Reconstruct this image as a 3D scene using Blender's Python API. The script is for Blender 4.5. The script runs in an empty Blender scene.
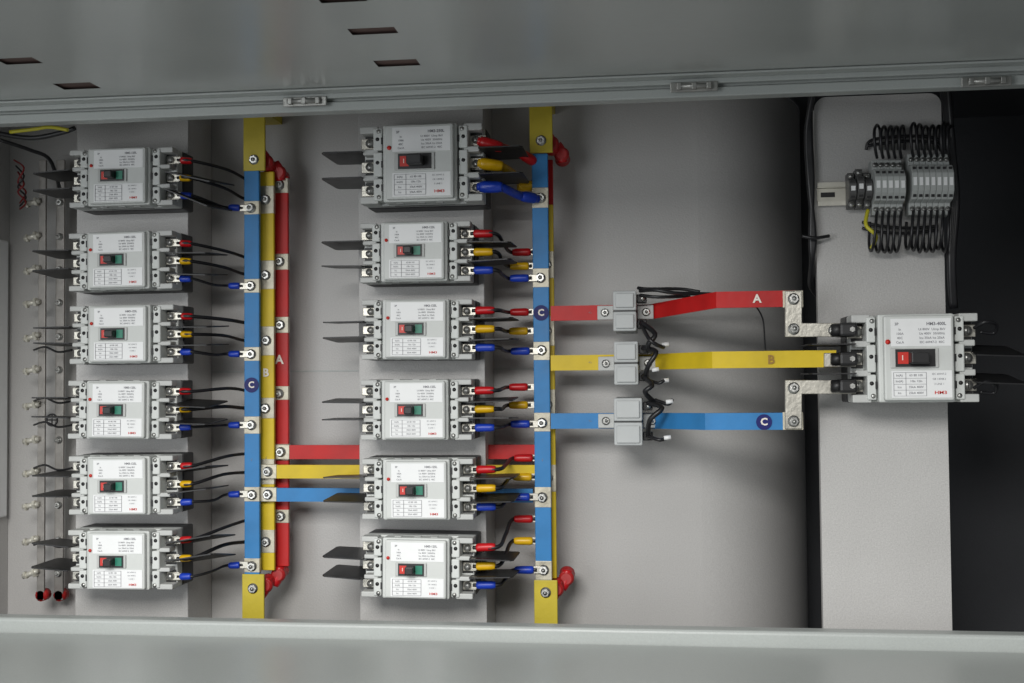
import bpy, bmesh, math, random
from mathutils import Vector, Matrix
random.seed(7)
sc = bpy.context.scene
col = sc.collection
sc.view_settings.view_transform = 'Standard'
sc.view_settings.look = 'None'
sc.view_settings.exposure = 0

# ------------------------------------------------------------ camera
F = 1155.0
yaw, pit, rol = math.radians(7.1), math.radians(1.9), math.radians(0.5)
d = Vector((-math.sin(yaw)*math.cos(pit), math.cos(yaw)*math.cos(pit), math.sin(pit)))
r0 = d.cross(Vector((0, 0, 1))).normalized()
u0 = r0.cross(d).normalized()
r = (r0*math.cos(rol) - u0*math.sin(rol)).normalized()
u = r.cross(d).normalized()
C = -1.5*d
cam_data = bpy.data.cameras.new("camera")
cam = bpy.data.objects.new("camera", cam_data)
col.objects.link(cam)
M = Matrix((r, u, -d)).transposed().to_4x4()
M.translation = C
cam.matrix_world = M
cam_data.sensor_width = 36
cam_data.lens = 36*F/1024
cam_data.clip_start = 0.01
cam_data.clip_end = 50
sc.camera = cam

# survey: photograph reading -> metres on a panel plane of known depth
def S(px, py, Y):
    q = d + r*((px-512)/F) + u*((341.5-py)/F)
    return C + q*((Y-C.y)/q.y)
def SZ(px, py, Z):
    q = d + r*((px-512)/F) + u*((341.5-py)/F)
    return C + q*((Z-C.z)/q.z)

# ------------------------------------------------------------ materials
def mat(name, c, rough=0.5, metal=0.0, bump=0.0, bscale=300, var=0.0, vscale=6, spec=0.5, speck=0.0):
    m = bpy.data.materials.new(name)
    m.use_nodes = True
    nt = m.node_tree
    b = nt.nodes["Principled BSDF"]
    b.inputs["Base Color"].default_value = (*c, 1)
    b.inputs["Roughness"].default_value = rough
    b.inputs["Metallic"].default_value = metal
    b.inputs["Specular IOR Level"].default_value = spec
    tc = nt.nodes.new("ShaderNodeTexCoord")
    if var > 0:
        n = nt.nodes.new("ShaderNodeTexNoise")
        n.inputs["Scale"].default_value = vscale
        n.inputs["Detail"].default_value = 6
        nt.links.new(tc.outputs["Object"], n.inputs["Vector"])
        cr = nt.nodes.new("ShaderNodeValToRGB")
        cr.color_ramp.elements[0].position = 0.3
        cr.color_ramp.elements[1].position = 0.7
        cr.color_ramp.elements[0].color = (*[max(0, x*(1-var)) for x in c], 1)
        cr.color_ramp.elements[1].color = (*[min(1, x*(1+var)) for x in c], 1)
        nt.links.new(n.outputs["Fac"], cr.inputs["Fac"])
        out = cr.outputs["Color"]
        if speck > 0:
            n3 = nt.nodes.new("ShaderNodeTexNoise"); n3.inputs["Scale"].default_value = 650; n3.inputs["Detail"].default_value = 2
            nt.links.new(tc.outputs["Object"], n3.inputs["Vector"])
            mr3 = nt.nodes.new("ShaderNodeMapRange"); mr3.inputs["From Min"].default_value=0.3; mr3.inputs["From Max"].default_value=0.7
            mr3.inputs["To Min"].default_value = 1-speck; mr3.inputs["To Max"].default_value = 1+speck
            nt.links.new(n3.outputs["Fac"], mr3.inputs["Value"])
            vm = nt.nodes.new("ShaderNodeVectorMath"); vm.operation='SCALE'
            nt.links.new(out, vm.inputs[0]); nt.links.new(mr3.outputs["Result"], vm.inputs["Scale"])
            out = vm.outputs["Vector"]
        nt.links.new(out, b.inputs["Base Color"])
        mr = nt.nodes.new("ShaderNodeMapRange")
        mr.inputs["To Min"].default_value = max(0.02, rough-0.08)
        mr.inputs["To Max"].default_value = rough+0.1
        nt.links.new(n.outputs["Fac"], mr.inputs["Value"])
        nt.links.new(mr.outputs["Result"], b.inputs["Roughness"])
    if bump > 0:
        n2 = nt.nodes.new("ShaderNodeTexNoise")
        n2.inputs["Scale"].default_value = bscale
        n2.inputs["Detail"].default_value = 3
        nt.links.new(tc.outputs["Object"], n2.inputs["Vector"])
        bp = nt.nodes.new("ShaderNodeBump")
        bp.inputs["Strength"].default_value = bump
        bp.inputs["Distance"].default_value = 0.001
        nt.links.new(n2.outputs["Fac"], bp.inputs["Height"])
        nt.links.new(bp.outputs["Normal"], b.inputs["Normal"])
    return m

PAINT = mat("grey_powder_coat", (0.47, 0.462, 0.45), 0.42, bump=0.3, bscale=420, var=0.05, vscale=4, speck=0.06)
PAINTC = mat("channel_powder_coat", (0.50, 0.493, 0.48), 0.38, bump=0.3, bscale=420, var=0.05, vscale=7, speck=0.10)
PAINTD = mat("door_powder_coat", (0.47, 0.49, 0.475), 0.22, bump=0.08, bscale=160, var=0.08, vscale=2.5)
PAINTF = mat("frame_powder_coat", (0.40, 0.425, 0.41), 0.34, bump=0.15, bscale=400, var=0.05, vscale=5, speck=0.04)
DARK = mat("painted_shade_panel", (0.05, 0.052, 0.057), 0.6, bump=0.2, var=0.1, spec=0.3)  # shade put into the colour: near-black stands in for shadow on the right
SLOTD = mat("door_inside_dark", (0.12, 0.075, 0.065), 0.7, var=0.2)
WHITE = mat("breaker_cover_plastic", (0.63, 0.65, 0.63), 0.48, bump=0.12, bscale=900, var=0.06, vscale=20)
OFFW = mat("breaker_rib_plastic", (0.52, 0.53, 0.515), 0.5, var=0.05, vscale=30)
BASE = mat("breaker_base_plastic", (0.05, 0.05, 0.052), 0.5, var=0.1, vscale=30)
LABEL = mat("label_paper", (0.84, 0.85, 0.85), 0.45, var=0.02, vscale=60)
INK = mat("label_ink", (0.20, 0.20, 0.22), 0.6, var=0.1)
BLACK = mat("black_plastic", (0.015, 0.015, 0.016), 0.45, var=0.2, vscale=40)
WIRE = mat("black_wire_pvc", (0.014, 0.014, 0.016), 0.38, var=0.2, vscale=60)
RED = mat("red_heatshrink", (0.50, 0.012, 0.012), 0.45, var=0.15, vscale=25, bump=0.25, bscale=90, spec=0.35)
YEL = mat("yellow_heatshrink", (0.66, 0.48, 0.018), 0.45, var=0.12, vscale=25, bump=0.25, bscale=90, spec=0.35)
BLU = mat("blue_heatshrink", (0.035, 0.21, 0.49), 0.45, var=0.12, vscale=25, bump=0.25, bscale=90, spec=0.35)
SRED = mat("red_sleeve", (0.52, 0.008, 0.012), 0.35, var=0.1, vscale=80)
SYEL = mat("yellow_sleeve", (0.72, 0.42, 0.006), 0.35, var=0.1, vscale=80)
SBLU = mat("blue_sleeve", (0.01, 0.045, 0.42), 0.35, var=0.1, vscale=80)
DRED = mat("dark_red_wire", (0.22, 0.012, 0.012), 0.45, var=0.2, vscale=80)
INSR = mat("red_insulator_resin", (0.40, 0.015, 0.015), 0.45, var=0.15, vscale=40)
GREEN = mat("green_indicator", (0.02, 0.20, 0.13), 0.4, var=0.05)
REDI = mat("red_indicator", (0.60, 0.03, 0.02), 0.4, var=0.05)
SUPY = mat("yellow_support_paint", (0.54, 0.43, 0.03), 0.45, var=0.12, vscale=30, bump=0.2)
STEEL = mat("zinc_steel", (0.52, 0.52, 0.50), 0.36, 0.9, var=0.2, vscale=90, bump=0.2)
LATCH = mat("dull_hinge_steel", (0.36, 0.36, 0.34), 0.42, 0.7, var=0.2, vscale=90, bump=0.2)
TIN = mat("tinned_copper", (0.54, 0.52, 0.46), 0.40, 0.85, var=0.18, vscale=50, bump=0.3, bscale=200)
TINJ = mat("bare_joint_metal", (0.50, 0.47, 0.38), 0.48, 0.5, var=0.25, vscale=70, bump=0.4, bscale=150)
DULL = mat("dull_tinned_bar", (0.30, 0.285, 0.265), 0.45, 0.5, var=0.25, vscale=40, bump=0.2)
GREYP = mat("transformer_plastic", (0.50, 0.52, 0.52), 0.48, var=0.05, vscale=30, bump=0.1)
TGREY = mat("terminal_grey_plastic", (0.40, 0.42, 0.41), 0.5, var=0.08, vscale=50)
TDARK = mat("clamp_dark_plastic", (0.09, 0.09, 0.09), 0.5, var=0.1, vscale=50)
RAIL = mat("rail_zinc", (0.68, 0.66, 0.58), 0.4, 0.4, var=0.1, vscale=50)
NAVY = mat("navy_sticker", (0.008, 0.012, 0.13), 0.5, var=0.05, spec=0.3)
CREAM = mat("sticker_print", (0.82, 0.76, 0.68), 0.5, var=0.05)
BROWN = mat("brown_print", (0.30, 0.16, 0.02), 0.5, var=0.05)
YG = mat("yellow_green_wire", (0.55, 0.5, 0.03), 0.4, var=0.1)

# ------------------------------------------------------------ mesh builder
class MB:
    def __init__(s):
        s.v=[]; s.f=[]; s.m=[]; s.s=[]; s.mats=[]
    def mi(s, m):
        if m not in s.mats: s.mats.append(m)
        return s.mats.index(m)
    def addbm(s, bm, m, smooth=False):
        k=len(s.v); bm.verts.index_update(); i=s.mi(m)
        for v in bm.verts: s.v.append(v.co.copy())
        for f in bm.faces:
            s.f.append([k+v.index for v in f.verts]); s.m.append(i); s.s.append(smooth)
        bm.free()
    def box(s, x0,x1,y0,y1,z0,z1,m,bev=0.0,seg=2):
        bm=bmesh.new()
        mt=Matrix.Translation(((x0+x1)/2,(y0+y1)/2,(z0+z1)/2)) @ Matrix.Diagonal((abs(x1-x0),abs(y1-y0),abs(z1-z0),1))
        bmesh.ops.create_cube(bm,size=1,matrix=mt)
        if bev>0:
            bmesh.ops.bevel(bm,geom=list(bm.edges),offset=bev,segments=seg,affect='EDGES',profile=0.5)
        s.addbm(bm,m)
    def cyl(s, c, axis, rad, h, m, seg=16, bev=0.0, smooth=None, rad2=None):
        bm=bmesh.new()
        q=Vector((0,0,1)).rotation_difference(Vector(axis).normalized()).to_matrix().to_4x4()
        bmesh.ops.create_cone(bm,cap_ends=True,segments=seg,radius1=rad,radius2=rad if rad2 is None else rad2,depth=h,matrix=Matrix.Translation(c)@q)
        if bev>0:
            es=[e for e in bm.edges if any(len(f.verts)>4 for f in e.link_faces)]
            bmesh.ops.bevel(bm,geom=es,offset=bev,segments=2,affect='EDGES')
        s.addbm(bm,m,(seg>8) if smooth is None else smooth)
    def poly(s, pts, y0, y1, m, bev=0.0):
        bm=bmesh.new()
        vs=[bm.verts.new((p[0],y0,p[1])) for p in pts]
        f=bm.faces.new(vs)
        e=bmesh.ops.extrude_face_region(bm,geom=[f])
        for g in e['geom']:
            if isinstance(g,bmesh.types.BMVert): g.co.y=y1
        bmesh.ops.recalc_face_normals(bm,faces=bm.faces)
        if bev>0: bmesh.ops.bevel(bm,geom=list(bm.edges),offset=bev,segments=1,affect='EDGES')
        s.addbm(bm,m)
    def polyz(s, pts, z0, z1, m):
        bm=bmesh.new()
        vs=[bm.verts.new((p[0],p[1],z0)) for p in pts]
        f=bm.faces.new(vs)
        e=bmesh.ops.extrude_face_region(bm,geom=[f])
        for g in e['geom']:
            if isinstance(g,bmesh.types.BMVert): g.co.z=z1
        bmesh.ops.recalc_face_normals(bm,faces=bm.faces)
        s.addbm(bm,m)
    def tube(s, pts, rad, m, seg=10, sub=8, rads=None):
        P=[Vector(p) for p in pts]; path=[]; rr=[]
        n=len(P)
        R=rads or [rad]*n
        if n==2:
            path=P; rr=R
        else:
            for i in range(n-1):
                a=P[max(i-1,0)];b=P[i];c=P[i+1];e=P[min(i+2,n-1)]
                for k in range(sub):
                    t=k/sub
                    path.append(0.5*((2*b)+(c-a)*t+(2*a-5*b+4*c-e)*t*t+(3*b-a-3*c+e)*t**3))
                    rr.append(R[i]*(1-t)+R[i+1]*t)
            path.append(P[-1]); rr.append(R[-1])
        k0=len(s.v); i0=s.mi(m); N=len(path)
        T=(path[1]-path[0]).normalized()
        nrm=T.orthogonal().normalized()
        for j in range(N):
            t=(path[min(j+1,N-1)]-path[max(j-1,0)])
            if t.length<1e-9: t=T
            t.normalize()
            nrm=(nrm-t*nrm.dot(t)).normalized()
            bn=t.cross(nrm)
            for q in range(seg):
                a=2*math.pi*q/seg
                s.v.append(path[j]+(nrm*math.cos(a)+bn*math.sin(a))*rr[j])
        for j in range(N-1):
            for q in range(seg):
                s.f.append([k0+j*seg+q,k0+j*seg+(q+1)%seg,k0+(j+1)*seg+(q+1)%seg,k0+(j+1)*seg+q]); s.m.append(i0); s.s.append(True)
        s.f.append([k0+q for q in range(seg)][::-1]); s.m.append(i0); s.s.append(False)
        s.f.append([k0+(N-1)*seg+q for q in range(seg)]); s.m.append(i0); s.s.append(False)
    def ribbon(s, pts, h, t, m):
        k=len(s.v); i0=s.mi(m)
        for p in pts:
            for dy,dz in ((-t/2,-h/2),(-t/2,h/2),(t/2,h/2),(t/2,-h/2)):
                s.v.append(Vector((p[0],p[1]+dy,p[2]+dz)))
        n=len(pts)
        for j in range(n-1):
            for q in range(4):
                s.f.append([k+j*4+q,k+(j+1)*4+q,k+(j+1)*4+(q+1)%4,k+j*4+(q+1)%4]); s.m.append(i0); s.s.append(False)
        s.f.append([k,k+1,k+2,k+3]); s.m.append(i0); s.s.append(False)
        s.f.append([k+(n-1)*4+q for q in (3,2,1,0)]); s.m.append(i0); s.s.append(False)
    def text(s, txt, x, y, z, size, m, rot=0.0, bold=0.0, sx=1.0):
        cu=bpy.data.curves.new("tmp",'FONT'); cu.body=txt; cu.size=size
        cu.align_x='CENTER'; cu.align_y='CENTER'; cu.offset=bold*size; cu.resolution_u=2
        ob=bpy.data.objects.new("tmp",cu); col.objects.link(ob)
        dg=bpy.context.evaluated_depsgraph_get()
        me=bpy.data.meshes.new_from_object(ob.evaluated_get(dg))
        k=len(s.v); i0=s.mi(m)
        ca,sa=math.cos(rot),math.sin(rot)
        for v in me.vertices:
            vx=v.co.x*sx
            a,b=vx*ca-v.co.y*sa, vx*sa+v.co.y*ca
            s.v.append(Vector((x+a,y,z+b)))
        for f in me.polygons:
            s.f.append([k+i for i in f.vertices]); s.m.append(i0); s.s.append(False)
        bpy.data.objects.remove(ob); bpy.data.curves.remove(cu); bpy.data.meshes.remove(me)
    def mesh(s, name, origin=(0,0,0)):
        o=Vector(origin)
        me=bpy.data.meshes.new(name)
        me.from_pydata([tuple(v-o) for v in s.v],[],s.f)
        for m in s.mats: me.materials.append(m)
        me.polygons.foreach_set("material_index",s.m)
        me.polygons.foreach_set("use_smooth",s.s)
        me.update()
        return me
    def obj(s, name, parent=None, origin=None, loc=None):
        if origin is None: origin = parent.location if parent is not None else (0,0,0)
        o=bpy.data.objects.new(name,s.mesh(name,origin))
        col.objects.link(o)
        if parent is not None: o.parent=parent
        if loc is not None: o.location=loc
        return o

def thing(name,label,cat,loc,group=None):
    e=bpy.data.objects.new(name,None); e.empty_display_size=0.02
    col.objects.link(e); e.location=loc
    e["label"]=label; e["category"]=cat
    if group: e["group"]=group
    return e
def kids(o): return [c for c in bpy.data.objects if c.parent==o]
def copy_thing(root,loc,label=None):
    n=root.copy(); col.objects.link(n); n.location=loc
    if label: n["label"]=label
    def rec(a,b):
        for c in kids(a):
            if c==b: continue
            k=c.copy(); col.objects.link(k); k.parent=b; rec(c,k)
    rec(root,n)
    return n

def bolt_mesh(rad=0.0062,name="bolt"):
    b=MB()
    b.cyl((0,-0.0007,0),(0,1,0),rad*1.28,0.0014,STEEL,20,bev=0.0003)
    b.cyl((0,-0.0032,0),(0,1,0),rad,0.0040,STEEL,6,bev=0.0007)
    b.cyl((0,-0.0060,0),(0,1,0),rad*0.5,0.0030,STEEL,12,bev=0.0008)
    return b.mesh(name)
BOLT=bolt_mesh(0.0050); BOLTS=bolt_mesh(0.0038)
def bolt(parent,p,mesh=None,rot=None):
    o=bpy.data.objects.new("bolt",mesh or BOLT); col.objects.link(o)
    o.parent=parent; o.location=Vector(p)-parent.location
    o.rotation_euler=rot or (random.uniform(-.10,.10),random.uniform(0,1),random.uniform(-.10,.10))
    return o

# ------------------------------------------------------------ cabinet
YS=-0.08; YS3=-0.12; YF=-0.30
cab=thing("electrical_cabinet","grey painted steel switchboard cabinet with its door open","cabinet",(0,0,-0.42))
XL=S(9,380,0).x; XR=S(1045,380,0).x
zT=S(512,104,YF).z; zB=S(512,626,-0.22).z
xf=S(700,380,0).x
zlo,zhi=zB-0.12,zT+0.09
b=MB(); b.box(XL-0.02,xf,0,0.004,zlo,zhi,PAINT)
k=len(b.v); i0=b.mi(PAINT); prof=[]
for q in range(25):  # curve into a recess is invented, shaped so the panel darkens beside the channel
    a=math.radians(86*q/24)
    prof.append((xf+0.155*math.sin(a), 0.23*(1-math.cos(a))))
prof.append((prof[-1][0]+0.004,prof[-1][1]+0.05))
for (x,y) in prof:
    b.v.append(Vector((x,y,zlo))); b.v.append(Vector((x,y,zhi)))
for q in range(len(prof)-1):
    b.f.append([k+2*q,k+2*q+2,k+2*q+3,k+2*q+1]); b.m.append(i0); b.s.append(True)
b.obj("back_panel",cab)
xe,ye=prof[-1]
b=MB(); b.box(xe+0.0005,XR+0.3,ye,ye+0.004,zlo-0.1,zhi+0.2,DARK); o=b.obj("back_panel",cab); o["label"]="added rear panel with shade painted in as near-black colour"  # recessed panel added; its near-black colour paints the shadow around the right channel
b=MB(); b.box(XL-0.004,XL,-0.30,-0.001,zlo,zT+0.085,PAINT)
# pale rounded stiffener plate on the side wall
pz0,pz1=S(5,525,-0.1).z,S(5,232,-0.1).z
b.box(XL,XL+0.006,-0.20,-0.012,pz0,pz1,LABEL,0.0028,3); b.obj("side_wall",cab)
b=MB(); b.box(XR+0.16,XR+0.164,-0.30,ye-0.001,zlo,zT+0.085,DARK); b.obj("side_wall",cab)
xc_=S(800,380,0).x
b=MB(); b.box(XL-0.3,xc_,YF+0.003,ye,zT+0.0905,zT+0.093,PAINT)
b.box(xc_+0.0005,XR+0.3,YF+0.02,ye-0.001,zT+0.0905,zT+0.093,DARK); b.obj("ceiling_panel",cab)  # right part of the ceiling coloured dark to carry on the painted shade
b=MB(); b.box(XL-0.3,XR+0.3,YF,YF+0.018,zT,zT+0.010,PAINTF,0.0015)
b.box(XL-0.3,XR+0.3,YF+0.004,YF+0.016,zT+0.011,zT+0.09,PAINTF,0.001)
b.obj("top_frame",cab)
b=MB(); b.box(XL-0.3,XR+0.3,-0.224,-0.20,zB-0.06,zB,PAINTF,0.004,3)
b.box(XL-0.3,XR+0.3,-0.56,-0.2245,zB-0.075,zB-0.016,PAINTF,0.006,3)
b.obj("bottom_frame",cab)
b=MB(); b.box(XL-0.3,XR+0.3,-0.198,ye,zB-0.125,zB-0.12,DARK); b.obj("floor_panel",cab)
b=MB(); zz=S(430,370,0).z
b.box(S(192,370,0).x,xf-0.001,-0.0012,-0.0003,zz-0.0009,zz+0.0009,PAINTF,0.0002); b.obj("panel_seam",cab)
def channel(xl,xr,y,zt=None):
    b=MB(); t=0.002; zb_=zB-0.11
    if zt is None:
        zt=zT+0.088; b.box(xl,xr,y,y+t,zb_,zt,PAINTC,0.0008)
        b.box(xl,xl+t,y+t+0.0001,-0.002,zb_,zt,PAINTC)
        b.box(xr-t,xr,y+t+0.0001,-0.002,zb_,zt,PAINTC)
    else:
        R=0.014; pts=[(xl,zb_),(xr,zb_)]
        pts+=[(xr-R+R*math.cos(a),zt-R+R*math.sin(a)) for a in [math.pi/2*q/8 for q in range(9)]]
        pts+=[(xl+R+R*math.cos(a),zt-R+R*math.sin(a)) for a in [math.pi/2+math.pi/2*q/8 for q in range(9)]]
        b.poly(pts,y,y+t,PAINTC)
        zt-=R
        b.box(xl,xl+t,y+t+0.0001,y+0.012,zb_,zt,PAINTC)
        b.box(xr-t,xr,y+t+0.0001,y+0.012,zb_,zt,PAINTC)
    return b.obj("mounting_channel",cab)
channel(S(76,380,YS).x,S(188,380,YS).x,YS)
channel(S(359,380,YS).x,S(485,380,YS).x,YS)
channel(S(819,380,YS3).x,S(947,380,YS3).x,YS3,S(880,95,YS3).z)

zD=zT+0.020
slots=[(373,31,24),(397,63,22),(77,86,20),(19,61,20),(342,-1,24)]
rects=[]
for px,py,hw in slots:
    a=SZ(px-hw,py,zD); c=SZ(px+hw,py,zD); n=SZ(px,py-3.2,zD); f=SZ(px,py+3.2,zD)
    rects.append((a.x,c.x,min(n.y,f.y),max(n.y,f.y)))
x0,x1,y0,y1=XL-0.35,XR+0.3,-0.95,YF-0.006
xs=sorted([x0,x1]+[q for R_ in rects for q in R_[:2]]); ys=sorted([y0,y1]+[q for R_ in rects for q in R_[2:]])
bm=bmesh.new(); vv=[[bm.verts.new((x,y,zD)) for y in ys] for x in xs]
for i in range(len(xs)-1):
    for j in range(len(ys)-1):
        cx,cy=(xs[i]+xs[i+1])/2,(ys[j]+ys[j+1])/2
        if any(a<cx<c_ and e<cy<f_ for a,c_,e,f_ in rects): continue
        bm.faces.new((vv[i][j],vv[i][j+1],vv[i+1][j+1],vv[i+1][j]))
b=MB(); b.addbm(bm,PAINTD)
b.box(x0,x1,YF-0.0058,YF-0.0005,zT+0.0125,zD+0.02,PAINTF,0.001)
b.box(x0,x1,YF-0.022,YF-0.0062,zD-0.0030,zD-0.0005,PAINTF,0.001)
door=b.obj("door",cab)
b=MB(); b.box(x0,x1,y0,y1,zD+0.0025,zD+0.006,SLOTD); o=b.obj("outer_skin",door,origin=cab.location)
for px,py in ((304,100),(694,85),(987,80)):
    p=S(px,py,YF-0.01); b=MB()
    w=0.024
    b.box(p.x-w,p.x+w,YF-0.0085,YF-0.0062,p.z-0.006,p.z+0.004,LATCH,0.001)
    b.cyl((p.x,YF-0.010,p.z-0.001),(1,0,0),0.0028,w*1.5,LATCH,14)
    for k in (-1,0,1): b.box(p.x+k*0.015-0.0025,p.x+k*0.015+0.0025,YF-0.013,YF-0.0075,p.z-0.0045,p.z+0.0025,LATCH,0.0008)
    b.obj("hinge",door,origin=cab.location)

# ------------------------------------------------------------ circuit breakers
def breaker(L,H,D,label,loc,group,txt="HM3-125L",green=True):
    root=thing("circuit_breaker",label,"circuit breaker",loc,group)
    hx,hz=L/2,H/2
    O=(0,0,0)
    b=MB(); b.box(-hx,hx,-0.42*D,0,-hz,hz,BASE,0.002); b.obj("base",root,O)
    b=MB()
    b.box(-hx*0.985,hx*0.985,-0.62*D,-0.4205*D,-hz*0.99,hz*0.99,WHITE,0.0015)
    for s in (-1,1):
        for zc,t in ((-hz*0.90,0.09*H),(-hz*0.33,0.07*H),(hz*0.33,0.07*H),(hz*0.90,0.09*H)):
            xa,xb=sorted((s*hx*0.70,s*hx*(1.0 if abs(zc)>hz*0.5 else 0.95)))
            b.box(xa,xb,-0.84*D,-0.6205*D,zc-t/2,zc+t/2,OFFW,0.0012)
        for z0_,z1_ in ((-hz*0.93,-hz*0.36),(-hz*0.31,hz*0.31),(hz*0.36,hz*0.93)):
            xa,xb=sorted((s*hx*0.625,s*hx*0.77))
            b.box(xa,xb,-0.87*D,-0.6205*D,z0_,z1_,WHITE,0.0015)
        for zc in (-hz*0.6,0,hz*0.6):
            b.cyl((s*hx*0.70,-0.8705*D,zc+0.002),(0,1,0),0.0023,0.0006,BLACK,12)
            b.box(s*hx*0.625-0.0012,s*hx*0.625+0.0012,-0.8712*D,-0.8702*D,zc-0.004,zc+0.004,BLACK)
    b.box(-hx*0.60,hx*0.60,-0.91*D,-0.6205*D,-hz*0.985,hz*0.985,WHITE,0.002)
    b.box(-hx*0.53,hx*0.56,-1.0*D,-0.9105*D,-hz*0.94,hz*0.94,WHITE,0.002)
    for sx in (-0.68,0.68):
        for sz in (-0.84,0.84):
            b.cyl((hx*sx,-0.8708*D,hz*sz),(0,1,0),0.0026,0.0012,STEEL,12)
    for sz in (-1,1):
        for xx in (-0.35,0.0,0.3):
            b.box(hx*xx-0.004,hx*xx+0.004,-0.80*D,-0.70*D,sz*hz*0.985-0.0006,sz*hz*0.985+0.0006,OFFW)
        b.box(-hx*0.5,hx*0.5,-0.56*D,-0.54*D,sz*hz*0.99-0.0003,sz*hz*0.99+0.0003,BLACK)
    b.obj("cover",root,O)
    yf=-1.0*D
    b=MB()
    b.box(-hx*0.42,hx*0.52,yf-0.0006,yf-0.0002,hz*0.26,hz*0.87,LABEL)
    b.box(-hx*0.42,hx*0.52,yf-0.0006,yf-0.0002,-hz*0.88,-hz*0.28,LABEL)
    yt=yf-0.0009; k=H/0.08
    b.text(txt,hx*0.29,yt,hz*0.75,0.0039*k,INK,bold=0.03)
    b.text("3P",-hx*0.33,yt,hz*0.75,0.0034*k,INK,bold=0.02)
    for i,tx in enumerate(("Ui 800V  Uimp 8kV","Ue 400V  50/60Hz","Icu 35kA Ics 25kA","IEC 60947-2  40C")):
        b.text(tx,hx*0.22,yt,hz*(0.63-0.095*i),0.0029*k,INK,bold=0.01)
        b.text(("In","100A","40C","Cat.A")[i],-hx*0.28,yt,hz*(0.63-0.095*i),0.0029*k,INK,bold=0.01)
    lt=0.0002
    xl_,xr_=-hx*0.39,hx*0.12
    for zc in (-hz*0.32,-hz*0.84,-hz*0.45,-hz*0.58,-hz*0.71): b.box(xl_,xr_,yt,yt+0.0002,zc-lt*.8,zc+lt*.8,INK)
    for xx in (xl_,xr_,-hx*0.2): b.box(xx-lt,xx+lt,yt-0.0003,yt-0.0001,-hz*0.84,-hz*0.32,INK)
    for i in range(4):
        zc=-hz*(0.385+0.13*i)
        b.text(("In(A)","Im(A)","Icu","Ics")[i],-hx*0.30,yt,zc,0.0028*k,INK,bold=0.01)
        b.text(("63 80 100","10In 12In","35kA 400V","25kA 400V")[i],-hx*0.04,yt,zc,0.0028*k,INK,bold=0.01)
    for i in range(3):
        b.text(("IEC 60947-2","GB 14048.2","3 LINE 1")[i],hx*0.32,yt,-hz*(0.36+0.11*i),0.0024*k,INK)
    b.text("HM3",hx*0.34,yt-0.0002,-hz*0.77,0.0040*k,REDI,bold=0.02,sx=1.35)
    b.obj("label",root,O)
    xo=-hx*0.06
    b=MB()
    b.box(xo-0.0205*k,xo+0.0205*k,yf-0.0022,yf-0.0002,-0.0088*k,0.0088*k,OFFW,0.0008)
    b.box(xo-0.0165*k,xo+0.0175*k,yf-0.0030,yf-0.0023,-0.0078*k,0.0078*k,BLACK)
    b.obj("toggle_window",root,O)
    b=MB(); b.box(xo-0.0145*k,xo-0.0055*k,yf-0.0036,yf-0.0031,-0.0052*k,0.0052*k,REDI); b.text("I",xo-0.0105*k,yf-0.0038,0,0.006*k,CREAM,0,0.02); b.obj("red_indicator",root,O)
    if green:
        b=MB(); b.box(xo+0.0065*k,xo+0.0155*k,yf-0.0036,yf-0.0031,-0.0055*k,0.0055*k,GREEN); b.obj("green_indicator",root,O)
    b=MB(); b.box(xo-0.0055*k,xo+(0.0058 if green else 0.010)*k,yf-0.016*k,yf-0.0031,-0.0050*k,0.0050*k,BLACK,0.0014)
    b.obj("toggle",root,O)
    b=MB(); b.cyl((-hx*0.47,yf-0.0008,hz*0.36),(0,1,0),0.0022*k,0.0016,REDI,16,bev=0.0004); b.obj("test_button",root,O)
    for s in (-1,1):
        for zc in (-hz*0.61,0,hz*0.61):
            b=MB()
            xa,xb=sorted((s*hx*0.775,s*hx*0.97))
            b.box(xa,xb,-0.63*D,-0.6208*D,zc-hz*0.215,zc+hz*0.215,BLACK)
            xa,xb=sorted((s*hx*0.79,s*hx*1.03))
            b.box(xa,xb,-0.65*D,-0.631*D,zc-hz*0.14,zc+hz*0.14,TIN,0.0006)
            b.cyl((s*hx*0.875,-0.68*D,zc),(0,1,0),hz*0.115,0.005,STEEL,14,bev=0.0006)
            b.box(s*hx*0.875-0.0004,s*hx*0.875+0.0004,-0.714*D,-0.709*D,zc-hz*0.08,zc+hz*0.08,BLACK)
            b.obj("terminal",root,O)
        for zc in (-hz*0.33,hz*0.33):
            b=MB(); w=0.05 if s<0 else 0.052; x_=s*hx*0.95
            b.polyz([(0,-0.02*D),(s*(w*0.95),-0.04*D),(s*w,-0.10*D),(s*w,-0.86*D),(s*w*0.93,-0.93*D),(0,-0.93*D)],-0.0007,0.0007,BLACK)
            b.obj("phase_barrier",root,O,loc=(x_,0,zc))
    return root

D1=0.078
Lb=S(171,334,YS-0.07).x-S(67,334,YS-0.07).x
Hb=S(118,304,YS-0.07).z-S(118,363,YS-0.07).z
GB="moulded case circuit breakers on the mounting channels"
xc1=S(117,380,YS-0.075).x; xc2=S(415,380,YS-0.075).x
rows1=[176,260,334,410,486,561]; rows2=[161,251,329,410,490,569]
bk=None; left=[]; mid=[]
lab1="white three-pole circuit breaker feeding the striped busbars"
for yc in rows1:
    p=S(119,yc,YS-0.075); loc=Vector((xc1+random.uniform(-.0015,.0015),YS-0.0003,p.z))
    if bk is None: bk=breaker(Lb,Hb,D1,lab1,loc,GB); left.append(bk)
    else: left.append(copy_thing(bk,loc))
for yc in rows2[1:]:
    p=S(415,yc,YS-0.075)
    mid.append(copy_thing(bk,Vector((xc2+random.uniform(-.0015,.0015),YS-0.0003,p.z)),"white three-pole circuit breaker with coloured cable sleeves"))
for o in left[1:]+mid: o.rotation_euler=(0,random.uniform(-0.010,0.010),0)
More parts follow.
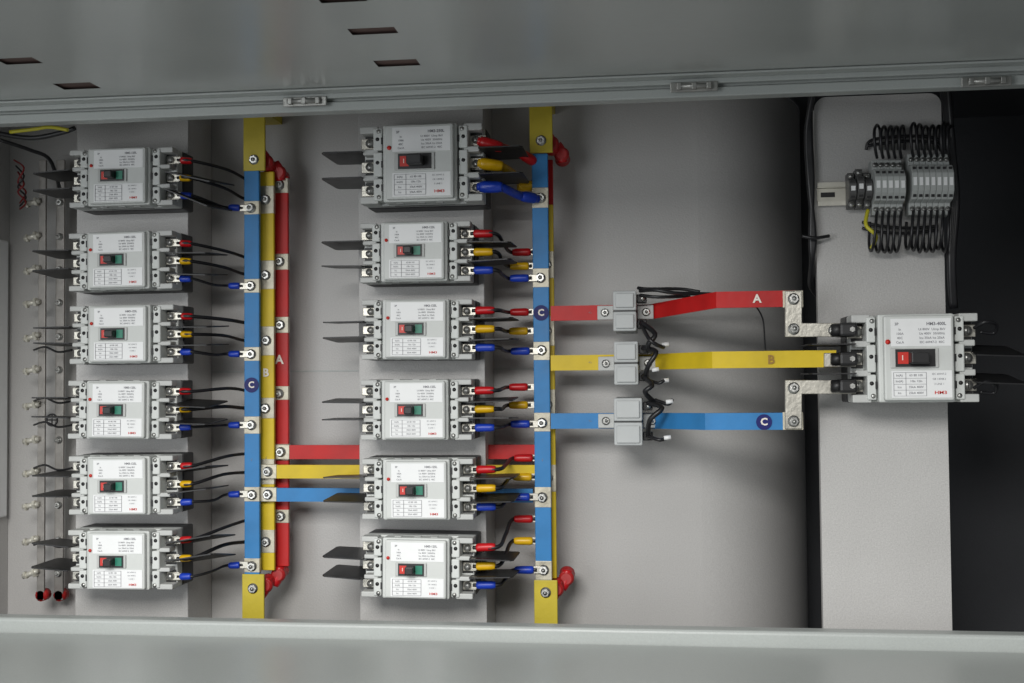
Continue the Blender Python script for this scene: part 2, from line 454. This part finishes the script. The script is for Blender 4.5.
Lt=S(480,161,YS-0.08).x-S(357,161,YS-0.08).x; Ht=S(418,122,YS-0.085).z-S(418,201,YS-0.085).z
pt=S(418.5,161.5,YS-0.085)
top=breaker(Lt,Ht,0.086,"larger white circuit breaker with thick coloured cables",Vector((pt.x,YS-0.0003,pt.z)),GB,"HM3-250L",False)
Lm=S(980,358,YS3-0.08).x-S(853,358,YS3-0.08).x; Hm=S(918,313,YS3-0.085).z-S(918,403,YS3-0.085).z
pm=S(916.5,358,YS3-0.085)
main=breaker(Lm,Hm,0.092,"large white main circuit breaker fed by three busbars",Vector((pm.x,YS3-0.0003,pm.z)),GB,"HM3-400L",False)
def tilt(root,lo,hi,side,rx=0.0):
    for c in kids(root):
        if c.name.startswith("phase_barrier") and c.location.x*side>0:
            c.rotation_euler=(rx+random.uniform(-0.06,0.06),math.radians(random.uniform(lo,hi)),0)
tl=[(12,24,.14),(-6,8,.08),(-2,4,.05),(-2,4,.05),(-8,3,-.06),(-14,-6,-.14)]
for i,o in enumerate(left): tilt(o,tl[i][0],tl[i][1],1,tl[i][2]); tilt(o,-2,2,-1)
tm=[(-3,4),(-2,4),(-2,3),(-3,2),(-4,4)]
for i,o in enumerate(mid): tilt(o,*tm[i],1); tilt(o,-1.5,1.5,-1)
tilt(left[0],-6,-1,-1); tilt(left[5],1,6,-1); tilt(mid[4],1,4,-1)
tilt(main,2,7,1,0.14)
for c in kids(left[0])+kids(left[5]):
    if c.name.startswith("phase_barrier") and c.location.x>0: c.scale=(1.2,1.05,1)

# ------------------------------------------------------------ busbars
GV="vertical busbars"
def vbar(px,pytop,pybot,Y,wpx,m,label,bolts,letter=None,pad=(0.0085,0.011)):
    a=S(px,380,Y); h=(S(px+wpx/2,380,Y).x-S(px-wpx/2,380,Y).x)/2
    zt=S(px,pytop,Y).z; zb=S(px,pybot,Y).z
    root=thing("busbar",label,"busbar",(a.x,Y,zb),GV)
    b=MB(); b.box(a.x-h,a.x+h,Y-0.003,Y+0.003,zb,zt,m,0.001)
    b.obj("insulated_bar",root)
    for py in bolts:
        z=S(px,py,Y).z; e=random.uniform(*pad)
        b=MB(); b.box(a.x-h-0.0002,a.x+h+0.0002,Y-0.0034,Y+0.0034,z-e,z+e,TINJ,0.0006); b.obj("bare_joint",root)
        bolt(root,(a.x+random.uniform(-.001,.001),Y-0.0036,z+random.uniform(-.001,.001)))
    if letter:
        t,py,bg,fg,rot=letter; z=S(px,py,Y).z; b=MB()
        if bg: b.cyl((a.x,Y-0.0037,z),(0,1,0),h*0.96,0.0010,bg,32,smooth=False)
        b.text(t,a.x,Y-0.0046,z,h*(1.15 if bg else 1.4),fg,rot,0.03)
        b.obj("phase_letter",root)
    b=MB(); b.text("<-",a.x,Y-0.0034,zb+(zt-zb)*0.28,0.0046,INK,math.pi/2)
    b.obj("sleeve_print",root)
    return root
YB,YY,YR=-0.078,-0.062,-0.046
bB1=[208,286,354,425,494,565]; bY1=[200,275,341,408,471.5,541]; bR1=[186,262,325,393,452,516]
bB2=[198,278,351,422,497,570]
vbar(252.5,168,574,YB,15,BLU,"blue insulated vertical busbar with bolted cable lugs",bB1,("C",385,NAVY,CREAM,0))
vbar(267,172,570,YY,15.5,YEL,"yellow insulated vertical busbar with bare bolted joints",bY1,("B",373,None,CREAM,0),(0.013,0.020))
vbar(280.5,176,566,YR,17,RED,"red insulated vertical busbar with bolted cable lugs",bR1,("A",360,None,CREAM,0))
vbar(542,154,580,YB,16,BLU,"blue insulated vertical busbar beside coloured cable lugs",bB2,("C",313,NAVY,CREAM,0),(0.010,0.013))
vbar(547.5,205,578,YY,15,YEL,"yellow vertical busbar mostly hidden behind a blue one",[265,331,405,478],None,(0.014,0.024))
vbar(549,160,576,YR,12,RED,"red vertical busbar hidden behind the others",[252,387])
def support(px,pa,pb,Y,pbolt,label):
    a=S(px,(pa+pb)/2,Y); zt=S(px,pa,Y).z; zb=S(px,pb,Y).z
    top_=pa<300
    if top_: zt=zT+0.086
    else: zb=zB-0.112
    root=thing("busbar_support",label,"busbar support",(a.x,Y,zb),"busbar supports")
    h=0.0142
    b=MB(); b.box(a.x-h,a.x+h,Y-0.002,Y+0.002,zb,zt,SUPY,0.0008)
    b.box(a.x-h*0.8,a.x+h*0.8,Y+0.003,-0.004,(zb+0.02 if not top_ else zt-0.03),(zb+0.04 if not top_ else zt-0.01),SUPY); b.obj("bracket",root)
    z=S(px,pbolt,Y).z
    bolt(root,(a.x,Y-0.0022,z))
    sg=-1 if top_ else 1
    for dx,dy,dz in ((0.0115,0.006,0.001),(0.023,0.022,0.012)):
        b=MB(); zc=z+sg*dz; yc=Y+dy
        b.tube([(a.x+dx,yc+0.001,zc),(a.x+dx,yc+0.005,zc),(a.x+dx,yc+0.012,zc+sg*0.002),(a.x+dx,yc+0.020,zc+sg*0.004)],0.008,INSR,16,4,[0.0065,0.0098,0.0085,0.0098])
        b.tube([(a.x+dx-0.006,yc+0.006,zc-sg*0.012),(a.x+dx-0.001,yc+0.007,zc-sg*0.004),(a.x+dx+0.001,yc+0.009,zc+sg*0.010)],0.0066,SRED,12,4)
        b.obj("insulator",root)
support(254.5,118,171,YB-0.002,160,"yellow painted steel bracket with red insulators behind")
support(253.5,574,628,YB-0.002,588,"yellow painted steel bracket with red insulators behind")
support(541,103,153,YB-0.002,141,"yellow painted steel bracket with red insulators behind")
support(546,580,634,YB-0.002,592,"yellow painted steel bracket with red insulators behind")

GH="horizontal busbars"
def hbar(pts,hpx,m,label,bolts=(),letter=None):
    P=[S(*p) for p in pts]
    h=S(pts[0][0],0,pts[0][2]).z-S(pts[0][0],hpx,pts[0][2]).z
    if len(P)==2: P[1].z=P[0].z
    else: P[1].z=P[0].z; P[-1].z=P[-2].z
    root=thing("busbar",label,"busbar",P[0],GH)
    b=MB(); b.ribbon(P,h,0.006,m); b.obj("insulated_bar",root)
    for q in bolts:
        s=S(*q); b=MB()
        b.box(s.x-0.011,s.x+0.011,s.y-0.0004,s.y+0.0070,s.z-h/2-0.0004,s.z+h/2+0.0004,TINJ,0.0005); b.obj("bare_joint",root)
        bolt(root,(s.x,s.y-0.0006,s.z))
    if letter:
        t,px,py,Y,bg,fg,rot=letter; s=S(px,py,Y-0.0035); b=MB()
        if bg: b.cyl((s.x,Y-0.0037,s.z),(0,1,0),h*0.46,0.0010,bg,32,smooth=False)
        b.text(t,s.x,Y-0.0046,s.z,h*(0.6 if bg else 0.72),fg,rot,0.03); b.obj("phase_letter",root)
    b=MB(); b.text("<-",P[0].x*0.6+P[1].x*0.4,P[0].y-0.0034,P[0].z,0.0046,INK)
    b.obj("sleeve_print",root)
    return root
hbar([(274,452,-0.053),(549,452,-0.053)],13.5,RED,"red insulated busbar passing behind the mounting channel",[(281,452,-0.0566)])
hbar([(261,471.5,-0.069),(549,471.5,-0.069)],13,YEL,"yellow insulated busbar passing behind the mounting channel",[(268,471.5,-0.0726)])
hbar([(259.5,494.5,-0.0715),(533,494.5,-0.0715)],13,BLU,"blue insulated busbar passing behind the mounting channel",[(268,494.5,-0.0751)])
YH=-0.085; YP=YS3-0.064
hbar([(551,313.5,YH),(650,311.5,YH),(716,300,YP),(795,299,YP)],14.5,RED,"red insulated busbar stepping forward to the main breaker",[(793,299,YP-0.0036)],("A",757,299,YP,None,CREAM,0))
hbar([(551,363,YH),(650,362,YH),(712,360,YP),(836,360,YP)],15,YEL,"yellow insulated busbar running to the main breaker",[],("B",771,360,YP,None,BROWN,0))
hbar([(551,421,YH),(650,421,YH),(705,421.5,YP),(795,421.5,YP)],15,BLU,"blue insulated busbar stepping forward to the main breaker",[(793,421,YP-0.0036)],("C",764,422,YP,NAVY,CREAM,0))
def link(pts,label,bolts):
    Y=YP-0.0075
    P=[S(x,y,Y) for x,y in pts]
    root=thing("connector_plate",label,"connector plate",P[0],"tinned connector plates")
    b=MB(); b.poly([(p.x,p.z) for p in P],Y,Y+0.0036,TIN,0.0006); b.obj("plate",root)
    for q in bolts:
        s=S(q[0],q[1],Y); bolt(root,(s.x,Y-0.0002,s.z))
link([(785,291),(802,291),(802,323),(856,323),(856,337),(785,337)],"tinned copper L-shaped plate bolted to the red bar",[(793.5,299),(793.5,329),(834,330)])
link([(785,380),(856,380),(856,394),(802,394),(802,429),(785,429)],"tinned copper L-shaped plate bolted to the blue bar",[(793.5,421),(793.5,388),(836,387)])
link([(824,353),(856,353),(856,367),(824,367)],"tinned copper straight plate bolted to the yellow bar",[(836,360)])
for py in (330,359,386):
    s=S(846,py,YS3-0.07)
    b=MB(); b.box(s.x-0.009,s.x+0.010,YS3-0.086,YS3-0.05,s.z-0.0075,s.z+0.0075,BLACK,0.003)
    b.cyl((s.x-0.010,YS3-0.0745,s.z),(1,0,0),0.0068,0.014,BLACK,16,bev=0.001)
    b.cyl((s.x+0.004,YS3-0.087,s.z),(0,1,0),0.003,0.003,STEEL,6); b.obj("terminal_cap",main)

# ------------------------------------------------------------ cables
def cable(path,sleeve,label,group,r=0.0024,sr=0.0044,s1=0.02):
    P=[Vector(p) for p in path]
    root=thing("cable",label,"cable",P[0],group)
    b=MB(); b.tube(P,r,WIRE); b.obj("wire",root)
    def slv(a,c,ln):
        dr=(c-a).normalized(); s0=a+dr*0.004; s1_=a+dr*(0.004+ln)
        b=MB(); b.tube([s0,s0+dr*ln*0.15,s0+dr*ln*0.8,s1_],sr,sleeve,12,2,[sr*0.75,sr,sr*0.95,sr*0.72]); b.obj("insulating_sleeve",root)
        b=MB(); b.box(-0.0055,0.0055,-0.0007,0.0007,-0.0042,0.0042,TIN,0.0005)
        o=b.obj("cable_lug",root,(0,0,0)); o.location=a-root.location-dr*0.001
    slv(P[0],P[1],s1); slv(P[-1],P[-2],s1)
    return root
cols=[(SRED,"red"),(SYEL,"yellow"),(SBLU,"blue")]
hb=Hb/2; hx=Lb/2
V=S
rnd=random.uniform
for i,bkr in enumerate(left):
    o=bkr.location; T=[(272,bR1[i],YR+0.006),(261,bY1[i],YY+0.006),(243,bB1[i],YB-0.006)]
    for k in range(3):
        m,n=cols[k]
        a=Vector((o.x+hx*1.0,o.y-0.65*D1,o.z+(1-k)*hb*0.61))
        e=V(*T[k])
        c1=a+Vector((0.020,rnd(-.002,.003),(e.z-a.z)*0.08))
        c2=a.lerp(e,0.55)+Vector((0,rnd(-.006,.002),rnd(0.001,0.005) if k<2 else rnd(-0.004,0.0)))
        c3=e+Vector((-0.022,-0.001,(a.z-e.z)*0.12))
        cable([a,c1,c2,c3,e],m,"black cable with %s sleeves between breaker and busbar"%n,"breaker cables",r=random.choice((0.0017,0.0020,0.0023)) ,sr=0.0044,s1=0.014)
E2=[[(526,252),(524,266),(524,278)],[(524,312),(523,331),(525,351)],[(523,387),(523,405),(525,424)],[(528,458),(527,477),(525,497)],[(528,519),(528,541),(529,570)]]
for i,bkr in enumerate(mid):
    o=bkr.location
    for k in range(3):
        m,n=cols[k]
        a=Vector((o.x+hx-0.002,o.y-0.65*D1,o.z+(1-k)*hb*0.61))
        e=V(E2[i][k][0]+8,E2[i][k][1],YB-0.007 if k==2 else (-0.072 if k==1 else -0.06))
        c1=a+Vector((0.030,0,(e.z-a.z)*0.05)); c3=e+Vector((-0.028,-0.001,0)); c2=(c1+c3)/2+Vector((0,-0.003,rnd(-.002,.002)))
        cable([a,c1,c2,c3,e],m,"black cable with %s sleeves between breaker and busbar"%n,"breaker cables",r=0.0024,sr=0.0050,s1=0.023)
for k,(pts,m,n) in enumerate([([(478,141),(500,147),(520,153),(536,163)],SRED,"red"),([(478,163),(500,166),(516,176),(528,186),(538,186)],SYEL,"yellow"),([(478,187),(500,187),(520,196),(538,199)],SBLU,"blue")]):
    Ys=[YS-0.06,YS-0.062,-0.105,YB-0.008] if k==2 else [YS-0.06,YS-0.055,-0.095,-0.075,-0.07]
    P=[S(p[0],p[1],Ys[j]) for j,p in enumerate(pts)]
    root=thing("cable","thick %s sleeved cable from the larger breaker"%n,"cable",P[0],"breaker cables")
    b=MB(); b.tube(P,0.0050,m,14); b.obj("insulated_core",root)
    b=MB(); dr=(P[1]-P[0]).normalized(); b.tube([P[0]+dr*0.002,P[0]+dr*0.008,P[0]+dr*0.024,P[0]+dr*0.03],0.007,m,14,2,[0.0055,0.0072,0.0068,0.0052]); b.obj("insulating_sleeve",root)
    b=MB(); dr=(P[-2]-P[-1]).normalized(); b.tube([P[-1]+dr*0.004,P[-1]+dr*0.008,P[-1]+dr*0.02,P[-1]+dr*0.026],0.007,m,14,2,[0.0055,0.0066,0.0066,0.0052]); b.obj("insulating_sleeve",root)
    b=MB(); b.box(P[0].x-0.012,P[0].x+0.004,P[0].y-0.0012,P[0].y+0.0012,P[0].z-0.006,P[0].z+0.006,TIN,0.0008); b.obj("cable_lug",root)

# ------------------------------------------------------------ current transformers
for (x0_,x1_,y0_,y1_),lab in zip(((613,636,290,331),(614,638,341,385),(614,642,398,446)),("red","yellow","blue")):
    a=S(x0_,y1_,-0.135); c=S(x1_,y0_,-0.135)
    root=thing("current_transformer","grey box current transformer around the %s busbar"%lab,"current transformer",((a.x+c.x)/2,-0.04,(a.z+c.z)/2),"grey current transformers")
    cx,cz=root.location.x,root.location.z; h=c.z-a.z
    b=MB(); b.box(a.x,c.x,-0.128,-0.04,cz+0.0006,c.z,GREYP,0.0018); b.box(a.x,c.x,-0.128,-0.04,a.z,cz-0.0006,GREYP,0.0018)
    b.box(a.x+0.001,c.x-0.001,-0.127,-0.041,cz-0.001,cz+0.001,BLACK)
    b.box(a.x+0.003,c.x-0.003,-0.131,-0.1282,cz+h*0.08,c.z-0.003,GREYP,0.0012); b.box(a.x+0.003,c.x-0.003,-0.131,-0.1282,a.z+0.003,cz-h*0.08,GREYP,0.0012)
    b.obj("housing",root)
    for s in (-1,1):
        b=MB(); ex=a.x if s<0 else c.x
        xa,xb=sorted((ex+s*0.0005,ex+s*0.020)); b.box(xa,xb,-0.0975,-0.0905,cz-0.0085,cz+0.0085,OFFW,0.001); b.obj("clamp_tab",root)
        bolt(root,(ex+s*0.011,-0.098,cz),BOLTS)
    for q in (-0.32,0.32):
        b=MB(); xe_=c.x; zc=cz+h*q
        b.box(xe_+0.0004,xe_+0.012,-0.115,-0.095,zc-0.005,zc+0.005,BLACK,0.001)
        b.cyl((xe_+0.007,-0.117,zc),(0,1,0),0.003,0.004,STEEL,12); b.obj("terminal",root)
def wire(pts,rad,m,label,group,name="control_wire",cat="wire"):
    P=[S(*p) for p in pts]
    b=MB(); b.tube(P,rad,m,8,6)
    o=b.obj(name,None,P[0]); o.location=P[0]; o["label"]=label; o["category"]=cat; o["group"]=group
    return o
GW="black control wires"; lw="thin black control wire beside the current transformers"
Yc=-0.12
wire([(640,291,Yc),(655,290,Yc-.02),(675,293,Yc-.02),(705,294,Yc),(750,295,-0.08)],0.0022,WIRE,lw,GW)
wire([(640,295,Yc),(658,297,Yc-.01),(690,296,Yc)],0.0020,WIRE,lw,GW)
wire([(638,288,Yc),(650,289,Yc-.01),(680,289,Yc),(700,292,Yc)],0.0020,WIRE,lw,GW)
wire([(641,322,Yc),(655,334,Yc-.02),(648,345,Yc-.02),(652,352,Yc)],0.0030,WIRE,lw,GW)
wire([(641,324,Yc),(650,340,Yc-.03),(662,347,Yc-.02),(664,345,Yc)],0.0024,WIRE,lw,GW)
wire([(643,348,Yc),(656,352,Yc-.02),(648,366,Yc-.02),(646,377,Yc)],0.0030,WIRE,lw,GW)
wire([(643,376,Yc),(652,385,Yc-.02),(645,392,Yc-.02),(654,402,Yc)],0.0030,WIRE,lw,GW)
wire([(643,378,Yc),(658,383,Yc-.02),(664,380,Yc-.02)],0.0020,WIRE,lw,GW)
wire([(648,403,Yc),(662,408,Yc-.02),(650,420,Yc-.02),(648,436,Yc)],0.0030,WIRE,lw,GW)
wire([(648,436,Yc),(660,440,Yc-.01),(668,437,Yc)],0.0022,WIRE,lw,GW)
wire([(655,400,Yc),(668,404,Yc-.01),(672,400,Yc)],0.0022,WIRE,lw,GW)
wire([(756,306,-0.02),(763,320,-0.01),(765,345,-0.01),(766,352,-0.01)],0.0010,WIRE,"thin black wire hanging against the back panel",GW)
for px,py in ((662,345),(662,381),(666,402),(664,438),(652,370)):
    s=S(px,py,Yc-0.012); b=MB(); b.tube([s,s+Vector((0.008,0,0.001))],0.0026,LABEL,10)
    o=b.obj("wire_marker",None,s); o.location=s; o["label"]="white printed marker sleeve on a black wire"; o["category"]="wire marker"; o["group"]="wire markers"

# ------------------------------------------------------------ terminal row
YT=YS3
a=S(818,206,YT-0.008); c=S(945,179,YT-0.008)
rail=thing("din_rail","slotted zinc mounting rail screwed across the channel","rail",(a.x,YT-0.008,a.z))
b=MB(); zc=(a.z+c.z)/2; hh=(c.z-a.z)/2
b.box(a.x,c.x,YT-0.0085,YT-0.0075,zc-hh,zc-hh+0.005,RAIL); b.box(a.x,c.x,YT-0.0085,YT-0.0075,zc+hh-0.005,zc+hh,RAIL)
b.box(a.x,c.x,YT-0.0074,YT-0.001,zc-hh+0.005,zc-hh+0.006,RAIL); b.box(a.x,c.x,YT-0.0074,YT-0.001,zc+hh-0.006,zc+hh-0.005,RAIL)
b.box(a.x,c.x,YT-0.002,YT-0.0008,zc-hh+0.0062,zc+hh-0.0062,RAIL); b.obj("profile",rail)
b=MB(); b.box(a.x+0.004,a.x+0.02,YT-0.0026,YT-0.0022,zc-0.0028,zc+0.0028,BLACK,0.0001); b.obj("slot",rail)
def tblock(px,pyt,pyb,w,m,label,dep):
    p=S(px,(pyt+pyb)/2,YT-dep); zt=S(px,pyt,YT-dep*0.5).z; zb=S(px,pyb,YT-dep*0.5).z
    root=thing("terminal_block",label,"terminal block",Vector((p.x,YT-0.009,p.z)),"rail terminal blocks")
    h=(zt-zb)/2; O=(0,0,0); bm=bmesh.new()
    prof=[(0,-h),(-dep*0.45,-h),(-dep*0.5,-h*0.62),(-dep*0.82,-h*0.55),(-dep,-h*0.28),(-dep,h*0.28),(-dep*0.82,h*0.55),(-dep*0.5,h*0.62),(-dep*0.45,h),(0,h)]
    vs=[bm.verts.new((-w/2,y,z)) for y,z in prof]; f=bm.faces.new(vs)
    e=bmesh.ops.extrude_face_region(bm,geom=[f])
    for g in e['geom']:
        if isinstance(g,bmesh.types.BMVert): g.co.x=w/2
    bmesh.ops.recalc_face_normals(bm,faces=bm.faces)
    bmesh.ops.bevel(bm,geom=list(bm.edges),offset=0.0006,segments=1,affect='EDGES')
    b=MB(); b.addbm(bm,m); b.box(-w*0.3,w*0.3,-dep-0.0006,-dep-0.0001,-h*0.13,h*0.13,LABEL); b.obj("housing",root,O)
    for s in (-1,1):
        b=MB(); b.cyl((0,-dep*0.475-0.001,s*h*0.8),(0,1,0),w*0.40,0.004,STEEL,12); b.box(-w*0.3,w*0.3,-dep*0.475-0.0035,-dep*0.475-0.003,s*h*0.8-0.0004,s*h*0.8+0.0004,BLACK)
        b.obj("screw",root,O)
        b=MB(); b.box(-w*0.28,w*0.28,-dep*0.92,-dep*0.88,s*h*0.44-0.0016,s*h*0.44+0.0016,BLACK); b.obj("test_slot",root,O)
    return root
for i in range(3): tblock(852+8*i,172-(i==1)*4,207,0.0078,TDARK,"dark grey end clamp on the mounting rail",0.03)
bx=[]
for i in range(5): tblock(877+6.1*i,158,213,0.0066,TGREY,"grey screw terminal block wired with black loops",0.040); bx.append(877+6.1*i)
for i in range(7): tblock(913.5+6.0*i,152,213,0.0062,TGREY,"grey screw terminal block wired with black loops",0.040); bx.append(913.5+6.0*i)
GL="looped wires at the terminal blocks"; ll="black control wire looping out of a terminal block"
Yt=YT-0.025
for i,px in enumerate(bx):
    j=rnd(-1,1); jj=rnd(-2,2)
    wire([(px,158,Yt),(px-2,147,Yt-.012),(px-2+j,131+jj,Yt-.012),(px+1+j,125+jj,Yt+.004),(px+3,132,Yt+.016),(px+3,150,Yt+.018)],0.0017,WIRE,ll,GL)
    wire([(px,209,Yt),(px-1,222,Yt-.014),(px-2+j,240+jj,Yt-.014),(px-5+j,251+jj,Yt+.002),(px-8,243,Yt+.014),(px-7,222,Yt+.018)],0.0017,WIRE,ll,GL)
wire([(868,210,Yt),(866,225,Yt-.01),(876,236,Yt-.01),(871,249,Yt+.01)],0.0022,YG,"yellow earth wire curling below the terminal blocks",GL)
for k,yy in enumerate((146,151)):
    wire([(866,150-k*3,YT-.006),(872,yy-6,YT-.008),(905,yy-10,YT-.008),(935,yy-8,YT-.008),(941,yy,YT-.006)],0.0018,WIRE,ll,GL)
    wire([(862,222+k*6,YT-.006),(880,226+k*6,YT-.008),(910,228+k*5,YT-.008),(938,226+k*4,YT-.006)],0.0018,WIRE,ll,GL)
GBN="black wire bundles along the channel"
for k in range(4):
    wire([(811+k,88,YS3-.01-.003*k),(810-k,130,YS3-.01),(812-k,180,YS3-.01),(811+k,236,YS3-.01),(812,262,YS3-.004),(811+k,286,YS3+.03),(822,300,YS3+.06)],0.0033,WIRE,"black wire running down the edge of the channel",GBN)
    wire([(942+k*2,85,YS3-.008-.003*k),(950+k,150,YS3-.012),(951+k*2,200,YS3-.01),(950+k,260,YS3-.01),(952+k,308,YS3+.0)],0.0036,WIRE,"black wire running down the edge of the channel",GBN)
wire([(802,236,YS3-.02),(815,238,YS3-.022),(829,236,YS3-.012)],0.002,WIRE,"black cable tie tail on the wire bundle",GBN,"cable_tie","cable tie")
for py in (328,388):
    wire([(974,py,YS3-.07),(985,py-6,YS3-.08),(996,py-4,YS3-.07),(994,py+5,YS3-.06),(980,py+4,YS3-.062)],0.0019,WIRE,"small black wire loop at the main breaker outlet",GW)

# ------------------------------------------------------------ earth bars and wires on the left
GE="tinned earth bars"
for px,w in ((42,0.010),(60,0.012)):
    p=S(px,380,-0.05 if px<50 else -0.03); zt=S(px,160,p.y).z; zb2=S(px,600,p.y).z
    root=thing("earth_bar","narrow tinned vertical bar with a row of bolts","earth bar",(p.x,p.y,zb2),GE)
    b=MB(); b.box(p.x-w/2,p.x+w/2,p.y-0.002,p.y+0.002,zb2,zt,DULL,0.0006); b.obj("bar",root)
    for py in (203,237,270,303,337,370,405,440,472,505,540,573):
        z=S(px,py,p.y).z
        if px<50:
            b=MB(); ax=(1,0,0.25+rnd(-.15,.15)); b.cyl((p.x-0.0115,p.y-0.006,z),ax,0.0034,0.022,RAIL,12); b.cyl((p.x-0.006,p.y-0.006,z+0.001),ax,0.0062,0.004,RAIL,6,bev=0.0005)
            b.cyl((p.x-0.018,p.y-0.006,z-0.002),ax,0.0055,0.003,RAIL,6,bev=0.0005); b.obj("bolt",root)
        elif random.random()<0.8: bolt(root,(p.x,p.y-0.0022,z),BOLTS)
    z=zb2
    b=MB(); b.cyl((p.x,p.y+0.006,z+0.006),(0,1,0),0.008,0.016,INSR,12,bev=0.0015); b.obj("insulator",root)
s=S(52,420,-0.062)
b=MB(); b.tube([s+Vector((0.0075*math.cos(q*math.pi/6),0,0.0075*math.sin(q*math.pi/6))) for q in range(13)],0.0012,BLACK,8,3); b.tube([s+Vector((0,0,0.0065)),s-Vector((0,0,0.0065))],0.0009,BLACK,8); b.tube([s+Vector((-0.006,0,0)),s+Vector((0.006,0,0))],0.0009,BLACK,8)
o=b.obj("earth_symbol",None,s); o.location=s; o["label"]="small round black earth symbol beside the earth bar"; o["category"]="sign"
GR="loose wires at the cabinet side"
for k in range(3):
    wire([(14+k*2,160+k*6,-.06),(24,168+k*8,-.08),(18,182+k*5,-.08),(26,192+k*5,-.07),(20,203+k*3,-.05)],0.0012,DRED if k%2==0 else WIRE,"thin wire looping beside the earth bar",GR)
wire([(-8,132,-.2),(30,138,-.2),(60,133,-.2),(75,128,-.2)],0.003,WIRE,"thin wire looping beside the earth bar",GR)
wire([(10,132,-.22),(35,129,-.22),(50,127,-.22),(68,130,-.22)],0.0022,YG,"thin yellow-green wire under the cabinet top frame",GR)
wire([(0,140,-.15),(30,150,-.12),(50,160,-.1),(60,190,-.06)],0.0025,WIRE,"thin wire looping beside the earth bar",GR)
for k,py in enumerate((350,401,425,468,545)):
    wire([(34,py,-.06),(45,py-3,-.08),(58,py+2,-.09),(72,py,-.1)],0.0014,WIRE,"thin wire looping beside the earth bar",GR)

# ------------------------------------------------------------ light
w=bpy.data.worlds.new("World"); sc.world=w; w.use_nodes=True
bg=w.node_tree.nodes["Background"]; bg.inputs[0].default_value=(0.93,0.97,1.0,1); bg.inputs[1].default_value=0.18
def area(name,loc,tgt,size,sy,e,c):
    L=bpy.data.lights.new(name,'AREA'); L.shape='RECTANGLE'; L.size=size; L.size_y=sy; L.energy=e; L.color=c
    o=bpy.data.objects.new(name,L); col.objects.link(o); o.location=loc
    o.rotation_euler=(Vector(tgt)-Vector(loc)).to_track_quat('-Z','Y').to_euler()
    return L
area("workshop_lamp",(-0.15,-1.95,0.62),(0.18,0,-0.20),0.8,0.6,38,(1,0.985,0.96))
area("window_light",(-1.1,-2.2,-0.1),(0.2,0,-0.05),0.9,0.9,13,(0.95,0.98,1))
